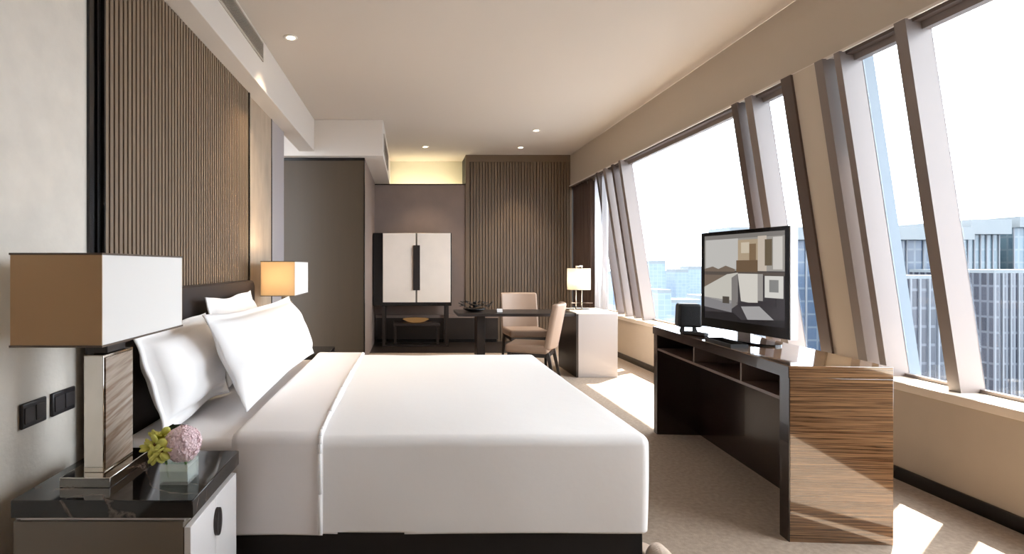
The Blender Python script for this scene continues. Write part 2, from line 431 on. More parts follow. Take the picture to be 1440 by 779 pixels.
W4 = window(4, 2.825, 3.18, 'slanted window nearest the end of the television console')
mullion(W4, 2.76, 2.825, 0.13)
struct('fin', lean(NB(), 3.19, 3.215, -0.075, -0.008), 'fin', None, W4)
W5 = window(5, 0.95, 2.76, 'wide slanted window cut by the right edge of the photo')
mullion(W5, 0.88, 0.95, 0.13)
struct('wall_right_upper', lean(NB(), YB, 0.88, -0.05, 0.10), 'low_wall', 'unseen slanted wall closing off window light at the near end')  # out of view; solid instead of glazed, to dim camera-facing sides
pc = struct_root('column_window', 'slanted beige column cover between the windows')
struct('cover', lean(NB(), 3.365, 3.575, 0.0, 0.125), 'bulkhead', None, pc)
struct('mullion', lean(NB(), 3.575, 3.67, 0.0, 0.14), 'mullion_dark', None, pc)
struct('mullion', lean(NB(), 3.30, 3.365, 0.0, 0.14), 'mullion', None, pc)
struct('mullion', lean(NB(), 3.18, 3.225, 0.0, 0.13), 'mullion', None, pc)
struct('pane', lean(NB(), 3.225, 3.30, -0.006, 0.006), 'pane', None, pc)
struct('pane', lean(NB(), 4.08, 4.175, -0.006, 0.006), 'pane', None, W2)

# curtains at the far end of the windows
def drape(y0, y1, x, h0, h1, folds, amp, th):
    bm = NB(); n = folds*12; F_, B_ = [], []
    for i in range(n+1):
        t = i/n; y = y0+(y1-y0)*t
        xx = x+amp*math.sin(2*PI*folds*t)+0.3*amp*math.sin(2*PI*folds*2.3*t+1)
        F_.append([bm.verts.new((xx-th/2, y, h)) for h in (h0, (h0+h1)/2, h1)]); B_.append([bm.verts.new((xx+th/2, y, h)) for h in (h0, (h0+h1)/2, h1)])
    for i in range(n):
        for k in (0, 1):
            bm.faces.new((F_[i][k], F_[i+1][k], F_[i+1][k+1], F_[i][k+1])); bm.faces.new((B_[i][k], B_[i][k+1], B_[i+1][k+1], B_[i+1][k]))
        for k in (0, 2): bm.faces.new((F_[i][k], B_[i][k], B_[i+1][k], F_[i+1][k]))
    for i in (0, n):
        for k in (0, 1): bm.faces.new((F_[i][k], F_[i][k+1], B_[i][k+1], B_[i][k]))
    return bm
c1 = obj('drape_curtain', drape(7.62, 8.52, 2.63, 0.57, HB-0.002, 7, 0.035, 0.012), 'curtain', smooth=True)
tag(c1, 'dark brown full-length drape beside the desk lamp', 'curtain')
c2 = obj('sheer_curtain', drape(7.22, 7.58, 2.64, 0.57, HB-0.002, 4, 0.03, 0.004), 'sheer', smooth=True)
tag(c2, 'white sheer curtain gathered next to the dark drape', 'curtain')

# ceiling downlights
def downlight(px, py, label):
    y = (HC-EYE)*F/(VY-py); x = (px-VX)*y/F
    t = thing('downlight', label, 'ceiling light', (x, y, HC), 0, 'ceiling downlights')
    obj('trim_ring', lathe(NB(), [(0.052, 0.0), (0.052, -0.006), (0.036, -0.010), (0.034, 0.0)]), 'lamp_white', t, smooth=True)
    obj('lens', lathe(NB(), [(0.030, -0.004), (0.030, -0.007), (0.012, -0.011)]), 'lens', t)
    l = bpy.data.lights.new('downlight beam', 'SPOT'); l.energy = 34; l.color = (1, 0.78, 0.54); l.spot_size = 1.5; l.spot_blend = 0.8; l.shadow_soft_size = 0.04
    lo = link(bpy.data.objects.new('downlight_beam', l)); lo.location = (x, y, HC-0.02)
    return t
downlight(409, 52, 'small round downlight near the left soffit vent')
downlight(598, 206, 'small round downlight in front of the lit cove')
downlight(732, 207, 'small round downlight close to the far slatted panel')
downlight(754, 183, 'small round downlight nearest the window bulkhead')

# air vents
def vent(name, loc, ln, h, axis_x, label, n=9, rz=0.0):
    t = thing(name, label, 'air vent', loc, rz)
    obj('backing', bx(-0.004, 0.0005, 0, ln, 0, h), 'grille_dark', t)
    fr = bx(0, 0.008, 0, ln, 0, 0.012); box(fr, 0, 0.008, 0, ln, h-0.012, h); box(fr, 0, 0.008, 0, 0.014, 0, h); box(fr, 0, 0.008, ln-0.014, ln, 0, h)
    obj('frame', fr, 'grille', t)
    bm = NB()
    for i in range(n):
        z = 0.014+(h-0.028)*(i+0.5)/n
        hexa(bm, [(0.001, 0.014, z-0.004), (0.007, 0.014, z-0.006), (0.007, ln-0.014, z-0.006), (0.001, ln-0.014, z-0.004),
                  (0.001, 0.014, z), (0.007, 0.014, z-0.002), (0.007, ln-0.014, z-0.002), (0.001, ln-0.014, z)])
    obj('blades', bm, 'grille', t)
    return t
vent('air_vent', (XO+0.001, 2.2, 2.785), 2.0, 0.145, False, 'long grey slatted air vent in the left soffit')
vent('air_vent', (-0.309, 6.62, 2.60), 1.3, 0.22, False, 'air vent in the dropped box beside the lit cove', 8)

# ================================================================== BED
BY0, BY1 = 2.16, 4.16
bed = thing('bed', 'king bed with dark leather headboard and black base under white bedding', 'bed', (-0.13, 3.16, 0))
hb = NB()
pts = []
r = 0.07
for (cy, cz, a0) in ((4.22-r, 1.09-r, 0), (2.10+r, 1.09-r, PI/2)):
    for i in range(9):
        a = a0+PI/2*i/8; pts.append((cy+r*math.cos(a), cz+r*math.sin(a)))
pts += [(2.10, 0.0), (4.22, 0.0)]
prism(hb, pts, 'x', -1.262, -1.20)
obj('headboard', hb, 'headboard', bed, w=True, bevel=0.012, seg=3)
pb = bx(-1.19, 0.945, BY0+0.022, BY1-0.04, 0.0, 0.20)
obj('base', pb, 'black_base', bed, w=True, bevel=0.006)
obj('mattress', rbox(-1.19, 0.90, BY0+0.03, BY1-0.03, 0.20, 0.490, 0.045, wob=0.003), 'linen_warm', bed, smooth=True, w=True)

duv = thing('duvet', 'smooth white duvet hanging over the foot and sides of the bed', 'duvet', (0.3, 3.16, 0.13))
cvb = open_shell(rbox(-0.46, 0.965, BY0-0.012, BY1+0.012, 0.136, 0.520, 0.042, (30, 40, 8), 6, wob=0.006, fr=2.6, rb=0.004), 0.142, -0.44)
solid = obj('cover', cvb, 'linen', duv, smooth=True, w=True).modifiers.new('cloth', 'SOLIDIFY'); solid.thickness = 0.008; solid.offset = -1
tb = rbox(-0.715, -0.30, BY0-0.026, BY1+0.026, 0.136, 0.536, 0.042, (12, 40, 8), 6, wob=0.006, fr=3.3, rb=0.004)
tb = open_shell(tb, 0.142, -0.703, -0.352)
solid = obj('turned_down_fold', tb, 'linen_warm', duv, smooth=True, w=True).modifiers.new('cloth', 'SOLIDIFY'); solid.thickness = 0.008; solid.offset = -1
pp = []
for y, z in [(BY0-0.027, 0.14), (BY0-0.027, 0.30), (BY0-0.027, 0.46), (BY0-0.024, 0.495), (BY0-0.012, 0.524), (BY0+0.02, 0.536)]: pp.append((-0.352, y, z))
for i in range(9): pp.append((-0.352-0.012*math.sin(i/8*PI), BY0+0.05+(BY1-BY0-0.1)*i/8, 0.537))
pp += [(-0.352, BY1+0.012, 0.524), (-0.352, BY1+0.027, 0.46), (-0.352, BY1+0.027, 0.14)]
obj('piping', path_tube(NB(), pp, 0.008), 'piping', duv, smooth=True, w=True)

def pillow(name, label, cx, cy, cz, ln, ht, th, tilt, flange=0.05, seed=0, yaw=0.0):
    """lies in its own y-z plane (length along y), pushed back by tilt about y"""
    bm = NB(); nu, nv = 40, 28; A, B = {}, {}
    a, b = ln/2, ht/2; fu, fv = 1-flange/a, 1-flange/b
    for i in range(nu+1):
        for j in range(nv+1):
            u = -1+2*i/nu; v = -1+2*j/nv
            y = a*u*(1-0.055*(1-v*v)*u*u); z = b*v*(1-0.10*(1-u*u)*v*v)
            pu = max(0, 1-abs(u/fu)**2.6); pv = max(0, 1-abs(v/fv)**2.4)
            t = th/2*(pu*pv)**0.45+0.004
            nz = noise.noise(Vector((u*2.2+seed, v*2.2, seed*1.7)))*0.012
            t *= 1+0.10*noise.noise(Vector((u*3, v*3+seed, 2.0)))
            z += 0.02*noise.noise(Vector((u*1.3, seed, 4)))
            A[i, j] = bm.verts.new((t+nz, y, z)); B[i, j] = bm.verts.new((-t+nz, y, z))
    for i in range(nu):
        for j in range(nv):
            bm.faces.new((A[i, j], A[i+1, j], A[i+1, j+1], A[i, j+1])); bm.faces.new((B[i, j], B[i, j+1], B[i+1, j+1], B[i+1, j]))
    for i in range(nu):
        for j in (0, nv): bm.faces.new((A[i, j], B[i, j], B[i+1, j], A[i+1, j]))
    for j in range(nv):
        for i in (0, nu): bm.faces.new((A[i, j], A[i, j+1], B[i, j+1], B[i, j]))
    o = obj(name, bm, 'linen', smooth=True)
    o.location = (cx, cy, cz); o.rotation_euler = (0, -tilt, yaw)
    return tag(o, label, 'pillow', 'bed pillows')
pillow('pillow', 'white flanged pillow at the bed edge nearest the marble bedside lamp', -1.06, 2.585, 0.725, 0.80, 0.46, 0.20, 0.30, seed=1.3)
pillow('pillow', 'white pillow against the headboard, its two top corners showing behind the long pillow', -1.075, 3.46, 0.775, 0.88, 0.52, 0.15, 0.26, seed=4.1)
pillow('pillow', 'long white pillow leaning in front of the other two', -0.84, 3.33, 0.752, 1.74, 0.485, 0.22, 0.42, flange=0.035, seed=7.7)

# ================================================================== NIGHTSTANDS, LAMPS, FLOWERS
def make_nightstand(loc, label):
    t = thing('nightstand', label, 'nightstand', loc, 0, 'bedside cabinets')
    x0, x1, y0, y1 = -0.272, 0.272, -0.22, 0.22
    b = bx(x0+0.004, x1-0.03, y0+0.006, y1-0.006, 0.03, 0.435); box(b, x0+0.03, x1-0.05, y0+0.03, y1-0.03, 0.0, 0.03)
    obj('body', b, 'lacquer_taupe', t, bevel=0.002)
    obj('top', bx(x0, x1, y0, y1, 0.447, 0.50), 'marble_black', t, bevel=0.003)
    obj('trim', box(bx(x0+0.01, x1-0.012, y0+0.01, y1-0.01, 0.440, 0.447), x0+0.02, x1-0.03, y0+0.015, y1-0.015, 0.43, 0.44), 'lacquer_white', t)
    for s in (-1, 1):
        ya, yb = (y0+0.006, -0.0015) if s < 0 else (0.0015, y1-0.006)
        d = obj('door', bx(x1-0.028, x1-0.008, ya, yb, 0.03, 0.418), 'lacquer_white', t, bevel=0.002)
        h = NB(); n = 20; pts = []
        for i in range(n+1):
            a = -PI/2+PI*i/n; pts.append((s*(0.002+0.024*math.cos(a)), 0.335+0.046*math.sin(a)))
        prism(h, pts, 'x', x1-0.008, x1+0.004)
        obj('handle', h, 'dark_metal', d)
    return t
NS = make_nightstand((-0.917, 1.832, 0), 'nearer bedside cabinet with black marble top, white doors and flowers on it')
dup(NS, (-0.917, 4.49, 0), 0, 'bedside cabinet mostly hidden behind the far side of the bed')

def make_lamp(loc, label):
    t = thing('table_lamp', label, 'table lamp', loc, 0, 'bedside table lamps')
    obj('plinth', bx(-0.085, 0.075, -0.135, 0.15, 0, 0.032), 'chrome', t, bevel=0.002)
    obj('column', bx(-0.034, 0.030, -0.092, 0.094, 0.032, 0.410), 'chrome', t, bevel=0.002)
    obj('onyx_panel', bx(0.0302, 0.034, -0.084, 0.086, 0.04, 0.402), 'onyx', t)
    obj('neck', bx(-0.026, 0.022, -0.055, 0.06, 0.410, 0.45), 'dark_metal', t, bevel=0.003)
    x0, x1, y0, y1, z0, z1 = -0.135, 0.130, -0.277, 0.277, 0.464, 0.738
    s = NB(); k = 0.003
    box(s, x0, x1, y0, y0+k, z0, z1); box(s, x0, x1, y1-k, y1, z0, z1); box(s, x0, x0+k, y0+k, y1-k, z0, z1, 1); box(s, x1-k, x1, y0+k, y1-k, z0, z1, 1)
    sh = obj('lamp_shade', s, ['shade_end_dim', 'shade_side_lit'], t); sh['label'] = 'box shade with shaded tan ends and window-lit pale sides painted in'
    e = NB(); q = 0.0025
    for z in (z0, z1-0.006):
        box(e, x0-q, x1+q, y0-q, y0+0.0005, z, z+0.006); box(e, x0-q, x1+q, y1-0.0005, y1+q, z, z+0.006)
        box(e, x0-q, x0+0.0005, y0, y1, z, z+0.006); box(e, x1-0.0005, x1+q, y0, y1, z, z+0.006)
    obj('edge_binding', e, 'shade_trim', sh)
    f = NB(); tube(f, (0, 0, 0.45), (0, 0, 0.72), 0.004); tube(f, (x0+k, 0, 0.70), (x1-k, 0, 0.70), 0.003); tube(f, (0, y0+k, 0.70), (0, y1-k, 0.70), 0.003)
    obj('harp', f, 'dark_metal', t)
    b = NB(); sphere(b, (0, 0.05, 0.60), 0.028, 14, (1, 1, 1.3)); obj('bulb', b, 'lamp_white', t, smooth=True)
    return t
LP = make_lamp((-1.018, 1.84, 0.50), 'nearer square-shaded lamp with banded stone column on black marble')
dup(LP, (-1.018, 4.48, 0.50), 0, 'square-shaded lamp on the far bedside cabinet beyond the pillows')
for y, e in ((1.86, 0.06), (4.50, 4.5)):
    l = bpy.data.lights.new('bedside bulb', 'POINT'); l.energy = e; l.color = (1, 0.83, 0.60); l.shadow_soft_size = 0.04
    o = link(bpy.data.objects.new('bedside_bulb', l)); o.location = (-1.018, y-0.08, 1.12)

vase = thing('glass_vase', 'square clear glass vase holding flowers on black marble', 'vase', (-0.752, 1.772, 0.50))
a, t_ = 0.045, 0.005
v = NB(); box(v, -a, a, -a, a, 0, 0.010); box(v, -a, a, -a, -a+t_, 0.01, 0.064); box(v, -a, a, a-t_, a, 0.01, 0.064); box(v, -a, -a+t_, -a+t_, a-t_, 0.01, 0.064); box(v, a-t_, a, -a+t_, a-t_, 0.01, 0.064)
obj('body', v, 'vase_glass', vase)
obj('water', bx(-a+t_+.001, a-t_-.001, -a+t_+.001, a-t_-.001, 0.0105, 0.048), 'water', vase)
def petals(bm, c, r, n, pr, sq=(1, 1, 1), seed=0):
    rnd = random.Random(seed)
    for i in range(n):
        z = 1-2*(i+0.5)/n; th = i*2.39996; q = math.sqrt(max(0, 1-z*z))
        d = Vector((q*math.cos(th), q*math.sin(th), z))
        p = Vector(c)+Vector((d.x*sq[0], d.y*sq[1], d.z*sq[2]))*r*rnd.uniform(0.9, 1.06)
        u = d.orthogonal().normalized(); w = d.cross(u); a0 = rnd.uniform(0, PI)
        for k in range(4):
            aa = a0+k*PI/2
            e1 = u*math.cos(aa)+w*math.sin(aa); e2 = u*math.cos(aa+PI/2)+w*math.sin(aa+PI/2)
            vs = [bm.verts.new(p), bm.verts.new(p+e1*pr*0.7+e2*pr*0.45+d*pr*0.25), bm.verts.new(p+e1*pr*1.15+d*pr*0.1), bm.verts.new(p+e1*pr*0.7-e2*pr*0.45+d*pr*0.25)]
            vs2 = [bm.verts.new(q_.co-d*pr*0.12) for q_ in vs]
            bm.faces.new(vs); bm.faces.new(vs2[::-1])
            for m_ in range(4): bm.faces.new((vs[m_], vs2[m_], vs2[(m_+1) % 4], vs[(m_+1) % 4]))
    return bm
hy = thing('hydrangea', 'pale pink hydrangea head in the square glass vase', 'flower', (-0.742, 1.775, 0.515))
bm = NB(); sphere(bm, (0.0, 0, 0.102), 0.046, 14)
petals(bm, (0.0, 0, 0.102), 0.054, 150, 0.013, seed=3)
obj('bloom', bm, 'petal_pink', hy)
obj('stem', path_tube(NB(), [(0.012, 0.01, 0.0), (0.006, 0.004, 0.04), (0, 0, 0.07)], 0.004), 'stem', hy)
lf = NB(); L = [(0.0, 0.0), (0.022, 0.02), (0.03, 0.05), (0.018, 0.085), (0.0, 0.10), (-0.018, 0.085), (-0.03, 0.05), (-0.022, 0.02)]
pts = [(-0.062+p[0]*0.9, 0.085+p[1]*0.62) for p in L]
prism(lf, pts, 'y', 0.065, 0.068)
prism(lf, [(-0.075+p[1]*0.75, 0.138+p[0]*0.25) for p in L], 'y', 0.0675, 0.070)
obj('leaf', lf, 'leaf', hy)
go = thing('green_orchid', 'lime green flower beside the pink hydrangea in the vase', 'flower', (-0.778, 1.77, 0.515))
bm = NB(); rnd = random.Random(5)
for (cx, cy, cz) in ((-0.038, -0.02, 0.108), (-0.010, -0.035, 0.098), (-0.025, 0.01, 0.124), (-0.058, -0.01, 0.092), (-0.030, -0.035, 0.084), (-0.048, 0.01, 0.115)):
    for k in range(6):
        aa = k*PI/3+rnd.random(); d = Vector((math.cos(aa), -0.35, math.sin(aa))).normalized()
        mt = Matrix.Translation(Vector((cx, cy, cz))+d*0.019) @ d.to_track_quat('X', 'Z').to_matrix().to_4x4() @ Matrix.Diagonal((0.021, 0.016, 0.007, 1))
        bmesh.ops.create_uvsphere(bm, u_segments=10, v_segments=6, radius=1, matrix=mt)
obj('petals', bm, 'petal_green', go, smooth=True)
for c_ in ((-0.038, -0.03, 0.108), (-0.010, -0.045, 0.098)):
    obj('centre', sphere(NB(), c_, 0.009, 8), 'petal_core', go, smooth=True)
obj('stem', path_tube(NB(), [(0.0, -0.02, 0.0), (-0.012, -0.012, 0.05), (-0.035, -0.005, 0.09)], 0.0035), 'stem', go)

# wall sockets
def socket(y0, y1, label):
    t = thing('wall_socket', label, 'socket', (XL, (y0+y1)/2, 0.695), 0, 'dark wall plates')
    w_ = (y1-y0)/2
    obj('plate', bx(0, 0.012, -w_, w_, -0.043, 0.043), 'socket', t, bevel=0.005)
    for s in (-1, 1):
        obj('insert', bx(0.012, 0.015, s*w_*0.45-w_*0.38, s*w_*0.45+w_*0.38, -0.027, 0.027), 'socket_key', t, bevel=0.001)
socket(1.80, 1.925, 'dark wall plate farther from the bed')
socket(1.955, 2.09, 'dark wall plate nearer the lamp column')

# slippers at the foot corner of the bed
def slipper(loc, rz, label):
    t = thing('slipper', label, 'slipper', loc, rz, 'slippers by the bed')
    pts = [(0.045*math.sin(2*PI*i/24)*(1.0+0.12*math.cos(2*PI*i/24)), 0.135*math.cos(2*PI*i/24)) for i in range(24)]
    obj('sole', prism(NB(), pts, 'z', 0.0, 0.018), 'slipper', t, bevel=0.006)
    bm = NB(); rows = []
    for i in range(9):
        y = -0.02+0.15*i/8; wv = 0.047*math.sqrt(max(0.03, 1-((y-0.0)/0.137)**2)); hh = 0.055*(1-0.55*(i/8)**2)
        rows.append([bm.verts.new((wv*math.cos(PI*k/12), y, 0.016+hh*math.sin(PI*k/12))) for k in range(13)])
    for A_, B_ in zip(rows[:-1], rows[1:]):
        for k in range(12): bm.faces.new((A_[k], A_[k+1], B_[k+1], B_[k]))
    bm.faces.new(rows[-1])
    o = obj('upper', bm, 'slipper', t, smooth=True)
    s_ = o.modifiers.new('solid', 'SOLIDIFY'); s_.thickness = 0.008
    return t
slipper((1.012, 2.19, 0.0), PI+0.15, 'beige slipper poking out from under the foot corner of the bed')

# ================================================================== TELEVISION CONSOLE
cA = math.radians(-4.2)
con = thing('television_console', 'long dark wood console with striped veneer end standing before the windows', 'console', (1.657, 2.35, 0), cA)
CL, CD, CH = 1.565, 0.424, 0.765
obj('end_panel', bx(0.0, CD, 0.0, 0.062, 0, CH-0.052), ['zebrano'], con, bevel=0.002)
obj('end_panel', bx(0.0, CD, CL-0.062, CL, 0, CH-0.052), 'wenge', con, bevel=0.002)
obj('front_edge', bx(-0.004, 0.0, 0.0, 0.066, 0, CH-0.052), 'wenge', con)
obj('top', bx(-0.004, CD, 0.0, CL, CH-0.052, CH), 'zebrano', con, bevel=0.002)
obj('top_edge', bx(-0.007, -0.0035, 0.0, CL, CH-0.053, CH-0.002), 'wenge', con)
obj('shelf', bx(0.004, CD-0.02, 0.062, CL-0.062, CH-0.165, CH-0.150), 'wenge_edge', con)
for y in (0.40, 0.93):
    obj('divider', bx(0.006, CD-0.02, y, y+0.014, CH-0.150, CH-0.052), 'wenge_edge', con)
obj('niche_back', bx(CD-0.02, CD-0.004, 0.062, CL-0.062, CH-0.165, CH-0.052), 'wenge', con)
obj('back_panel', bx(0.30, 0.325, 0.062, CL-0.062, 0.0, CH-0.165), 'wenge', con)

# television
d = Vector((1.95-1.858, 2.76-3.42)); tvw = d.length; ang = math.atan2(d.y, d.x)
tv = thing('television', 'flat black television on the console with a bedroom reflection painted on its screen', 'television', (1.904, 3.09, CH), ang)
# local: x along the screen (left to right), y = behind
def CT(px): return px
h0, h1 = 0.822-CH, 1.407-CH; hw = tvw/2
cab = NB(); hexa(cab, [(-hw, 0, h0), (hw, 0, h0), (hw, 0.035, h0), (-hw, 0.035, h0), (-hw, 0, h1), (hw, 0, h1), (hw, 0.035, h1), (-hw, 0.035, h1)])
hexa(cab, [(-hw*.7, 0.035, h0+.06), (hw*.7, 0.035, h0+.06), (hw*.6, 0.075, h0+.1), (-hw*.6, 0.075, h0+.1), (-hw*.7, 0.035, h1-.08), (hw*.7, 0.035, h1-.08), (hw*.6, 0.075, h1-.14), (-hw*.6, 0.075, h1-.14)])
obj('cabinet', cab, 'tv_black', tv, bevel=0.003)
bz = bx(-hw, hw, -0.006, 0, h0, h0+0.055); box(bz, -hw, hw, -0.006, 0, h1-0.022, h1); box(bz, -hw, -hw+0.022, -0.006, 0, h0+0.055, h1-0.022); box(bz, hw-0.03, hw, -0.006, 0, h0+0.055, h1-0.022)
obj('bezel', bz, 'tv_black', tv)
obj('side_strip', bx(hw, hw+0.006, -0.006, 0.035, h0, h1), 'tv_edge', tv)
obj('side_strip', bx(-hw-0.003, -hw, -0.006, 0.035, h0, h1), 'tv_edge', tv)
refl = NB(); sx0, sx1, sz0, sz1 = -hw+0.022, hw-0.03, h0+0.055, h1-0.022  # room reflection on the screen, painted as flat glowing shapes
REFLM = []
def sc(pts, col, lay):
    if col not in REFLM: REFLM.append(col)
    f = refl.faces.new([refl.verts.new((sx0+(sx1-sx0)*u, -0.0012-0.0002*lay, sz1-(sz1-sz0)*v_)) for u, v_ in pts]); f.material_index = REFLM.index(col)
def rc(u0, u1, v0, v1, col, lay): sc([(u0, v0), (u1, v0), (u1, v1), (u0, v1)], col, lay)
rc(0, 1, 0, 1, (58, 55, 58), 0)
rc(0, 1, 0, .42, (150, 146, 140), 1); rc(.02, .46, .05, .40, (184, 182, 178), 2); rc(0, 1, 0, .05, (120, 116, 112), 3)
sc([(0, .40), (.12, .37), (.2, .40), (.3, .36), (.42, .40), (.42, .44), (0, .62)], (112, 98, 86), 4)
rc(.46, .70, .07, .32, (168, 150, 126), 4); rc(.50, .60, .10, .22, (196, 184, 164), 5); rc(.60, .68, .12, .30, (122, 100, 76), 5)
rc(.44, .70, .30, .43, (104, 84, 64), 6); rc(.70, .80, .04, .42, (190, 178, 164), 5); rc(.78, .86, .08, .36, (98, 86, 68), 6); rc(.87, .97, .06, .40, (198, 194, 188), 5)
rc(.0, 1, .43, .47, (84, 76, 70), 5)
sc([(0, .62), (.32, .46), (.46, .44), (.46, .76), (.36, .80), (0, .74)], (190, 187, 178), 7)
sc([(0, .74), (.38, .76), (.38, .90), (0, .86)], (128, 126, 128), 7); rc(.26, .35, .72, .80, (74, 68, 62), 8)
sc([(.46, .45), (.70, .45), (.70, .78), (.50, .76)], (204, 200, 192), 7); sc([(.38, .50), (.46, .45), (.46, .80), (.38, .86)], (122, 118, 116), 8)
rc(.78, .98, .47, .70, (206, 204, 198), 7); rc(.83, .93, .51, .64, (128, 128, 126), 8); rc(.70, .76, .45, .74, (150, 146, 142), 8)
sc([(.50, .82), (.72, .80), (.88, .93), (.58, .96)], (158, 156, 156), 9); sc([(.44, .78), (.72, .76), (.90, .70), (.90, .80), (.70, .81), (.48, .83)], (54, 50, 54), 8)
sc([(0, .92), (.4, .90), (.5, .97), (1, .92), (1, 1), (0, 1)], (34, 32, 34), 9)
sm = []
for i, c_ in enumerate(REFLM):
    m_ = mat('reflection tone', (10, 10, 11), 0.12); b_ = m_.node_tree.nodes['Principled BSDF']
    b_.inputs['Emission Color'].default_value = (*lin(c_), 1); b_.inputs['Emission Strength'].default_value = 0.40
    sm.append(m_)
me_ = bpy.data.meshes.new('screen'); refl.to_mesh(me_); refl.free()
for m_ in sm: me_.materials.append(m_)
so = link(bpy.data.objects.new('screen', me_)); so.parent = tv; so['label'] = 'screen with the bedroom reflection painted as grey glowing shapes'
nk = bx(-0.05, 0.05, 0.012, 0.034, 0.008, h0+0.01); obj('stand_neck', nk, 'tv_edge', tv)
bs = NB(); prism(bs, [(0.20*math.cos(2*PI*i/40), 0.05+0.09*math.sin(2*PI*i/40)) for i in range(40)], 'z', 0.0, 0.010)
obj('stand_base', bs, 'black_glass', tv)

# small speaker, remote and tray on the console
def con_pt(u, v_): # local console xy -> world
    return (1.657+u*math.cos(cA)-v_*math.sin(cA), 2.35+u*math.sin(cA)+v_*math.cos(cA))
x_, y_ = con_pt(0.12, 1.28)
spk = thing('speaker', 'small black speaker on two feet at the far end of the console', 'speaker', (x_, y_, CH), math.radians(-14))
b = rbox(-0.072, 0.072, -0.055, 0.055, 0.028, 0.185, 0.018, (4, 4, 4), 4)
for v_ in b.verts:
    k = 1-0.10*((v_.co.z-0.028)/0.157-0.5); v_.co.x *= k
obj('cabinet', b, 'black_plastic', spk, smooth=True)
g = rbox(-0.060, 0.060, -0.062, -0.052, 0.04, 0.172, 0.005, (3, 2, 3), 2); obj('grille', g, 'mesh_black', spk, smooth=True)
for s in (-1, 1): obj('foot', bar(NB(), (s*0.04, 0, 0), (s*0.034, 0, 0.034), 0.026, 0.018), 'black_plastic', spk)
x_, y_ = con_pt(0.07, 1.06)
rm = thing('remote_control', 'black remote control lying between the speaker and the television', 'remote control', (x_, y_, CH), math.radians(25))
obj('body', bx(-0.022, 0.022, -0.075, 0.075, 0, 0.02), 'black_plastic', rm, bevel=0.005)
bb = NB()
for i in range(6):
    for j in range(3): box(bb, -0.015+j*0.012, -0.007+j*0.012, -0.06+i*0.018, -0.05+i*0.018, 0.02, 0.022)
obj('buttons', bb, 'socket_key', rm)
x_, y_ = con_pt(0.055, 0.66)
tr = thing('tray', 'flat black tray on the console below the television screen', 'tray', (x_, y_, CH), cA)
obj('base', bx(-0.04, 0.04, -0.14, 0.14, 0, 0.006), 'black_glass', tr)
rr = bx(-0.045, -0.04, -0.145, 0.145, 0, 0.02); box(rr, 0.04, 0.045, -0.145, 0.145, 0, 0.02); box(rr, -0.04, 0.04, -0.145, -0.14, 0, 0.02); box(rr, -0.04, 0.04, 0.14, 0.145, 0, 0.02)
obj('rim', rr, 'black_plastic', tr)

# ================================================================== DESK CORNER
DH = 0.685
desk = thing('desk', 'dark writing desk with a pale lacquered end cabinet by the window', 'desk', (1.39, 6.1, 0))
obj('top', bx(0.53, 1.80, 5.84, 6.42, DH-0.032, DH), 'dark_wood', desk, w=True, bevel=0.003)
obj('end_cabinet', bx(1.822, 2.245, 5.81, 6.50, 0.0, DH), 'lacquer_grey', desk, w=True, bevel=0.003)
obj('cabinet_side', bx(1.80, 1.822, 5.812, 6.50, 0.0, DH-0.004), 'dark_wood', desk, w=True)
obj('cabinet_top', bx(1.80, 2.248, 5.81, 6.50, DH, DH+0.012), 'pearl', desk, w=True)
obj('leg', bx(0.76, 0.85, 6.02, 6.26, 0, DH-0.032), 'dark_wood', desk, w=True, bevel=0.003)

def make_chair(loc, rz, label):
    t = thing('desk_chair', label, 'chair', loc, rz, 'tan leather desk chairs')   # faces -y
    obj('seat', rbox(-0.235, 0.235, -0.25, 0.20, 0.34, 0.43, 0.03, (6, 6, 2), 4, 0.003), 'tan_leather', t, smooth=True)
    bk = rbox(-0.235, 0.235, 0.0, 0.065, 0.0, 0.47, 0.025, (6, 2, 8), 4)
    for v_ in bk.verts:
        z = v_.co.z; v_.co.y += 0.17+0.20*z+0.06*(v_.co.x/0.235)**2*-1+0.03; v_.co.z = 0.385+z
    obj('backrest', bk, 'tan_leather', t, smooth=True)
    for sx in (-1, 1):
        obj('leg', bar(NB(), (sx*0.205, -0.225, 0), (sx*0.20, -0.21, 0.345), 0.026, 0.04), 'dark_wood', t, bevel=0.003)
        obj('leg', bar(NB(), (sx*0.205, 0.27, 0), (sx*0.20, 0.19, 0.36), 0.026, 0.04), 'dark_wood', t, bevel=0.003)
    f = bx(-0.21, 0.21, -0.225, -0.195, 0.305, 0.342); box(f, -0.21, 0.21, 0.175, 0.205, 0.305, 0.342); box(f, -0.215, -0.19, -0.2, 0.18, 0.305, 0.342); box(f, 0.19, 0.215, -0.2, 0.18, 0.305, 0.342)
    obj('seat_frame', f, 'dark_wood', t)
    return t
CHR = make_chair((1.43, 6.72, 0), 0.06, 'tan chair behind the desk facing the bed')
c2_ = dup(CHR, (1.27, 5.55, 0), math.radians(-113), 'tan chair in front of the desk with its back turned to the room'); c2_.scale = (0.94, 0.94, 0.97)

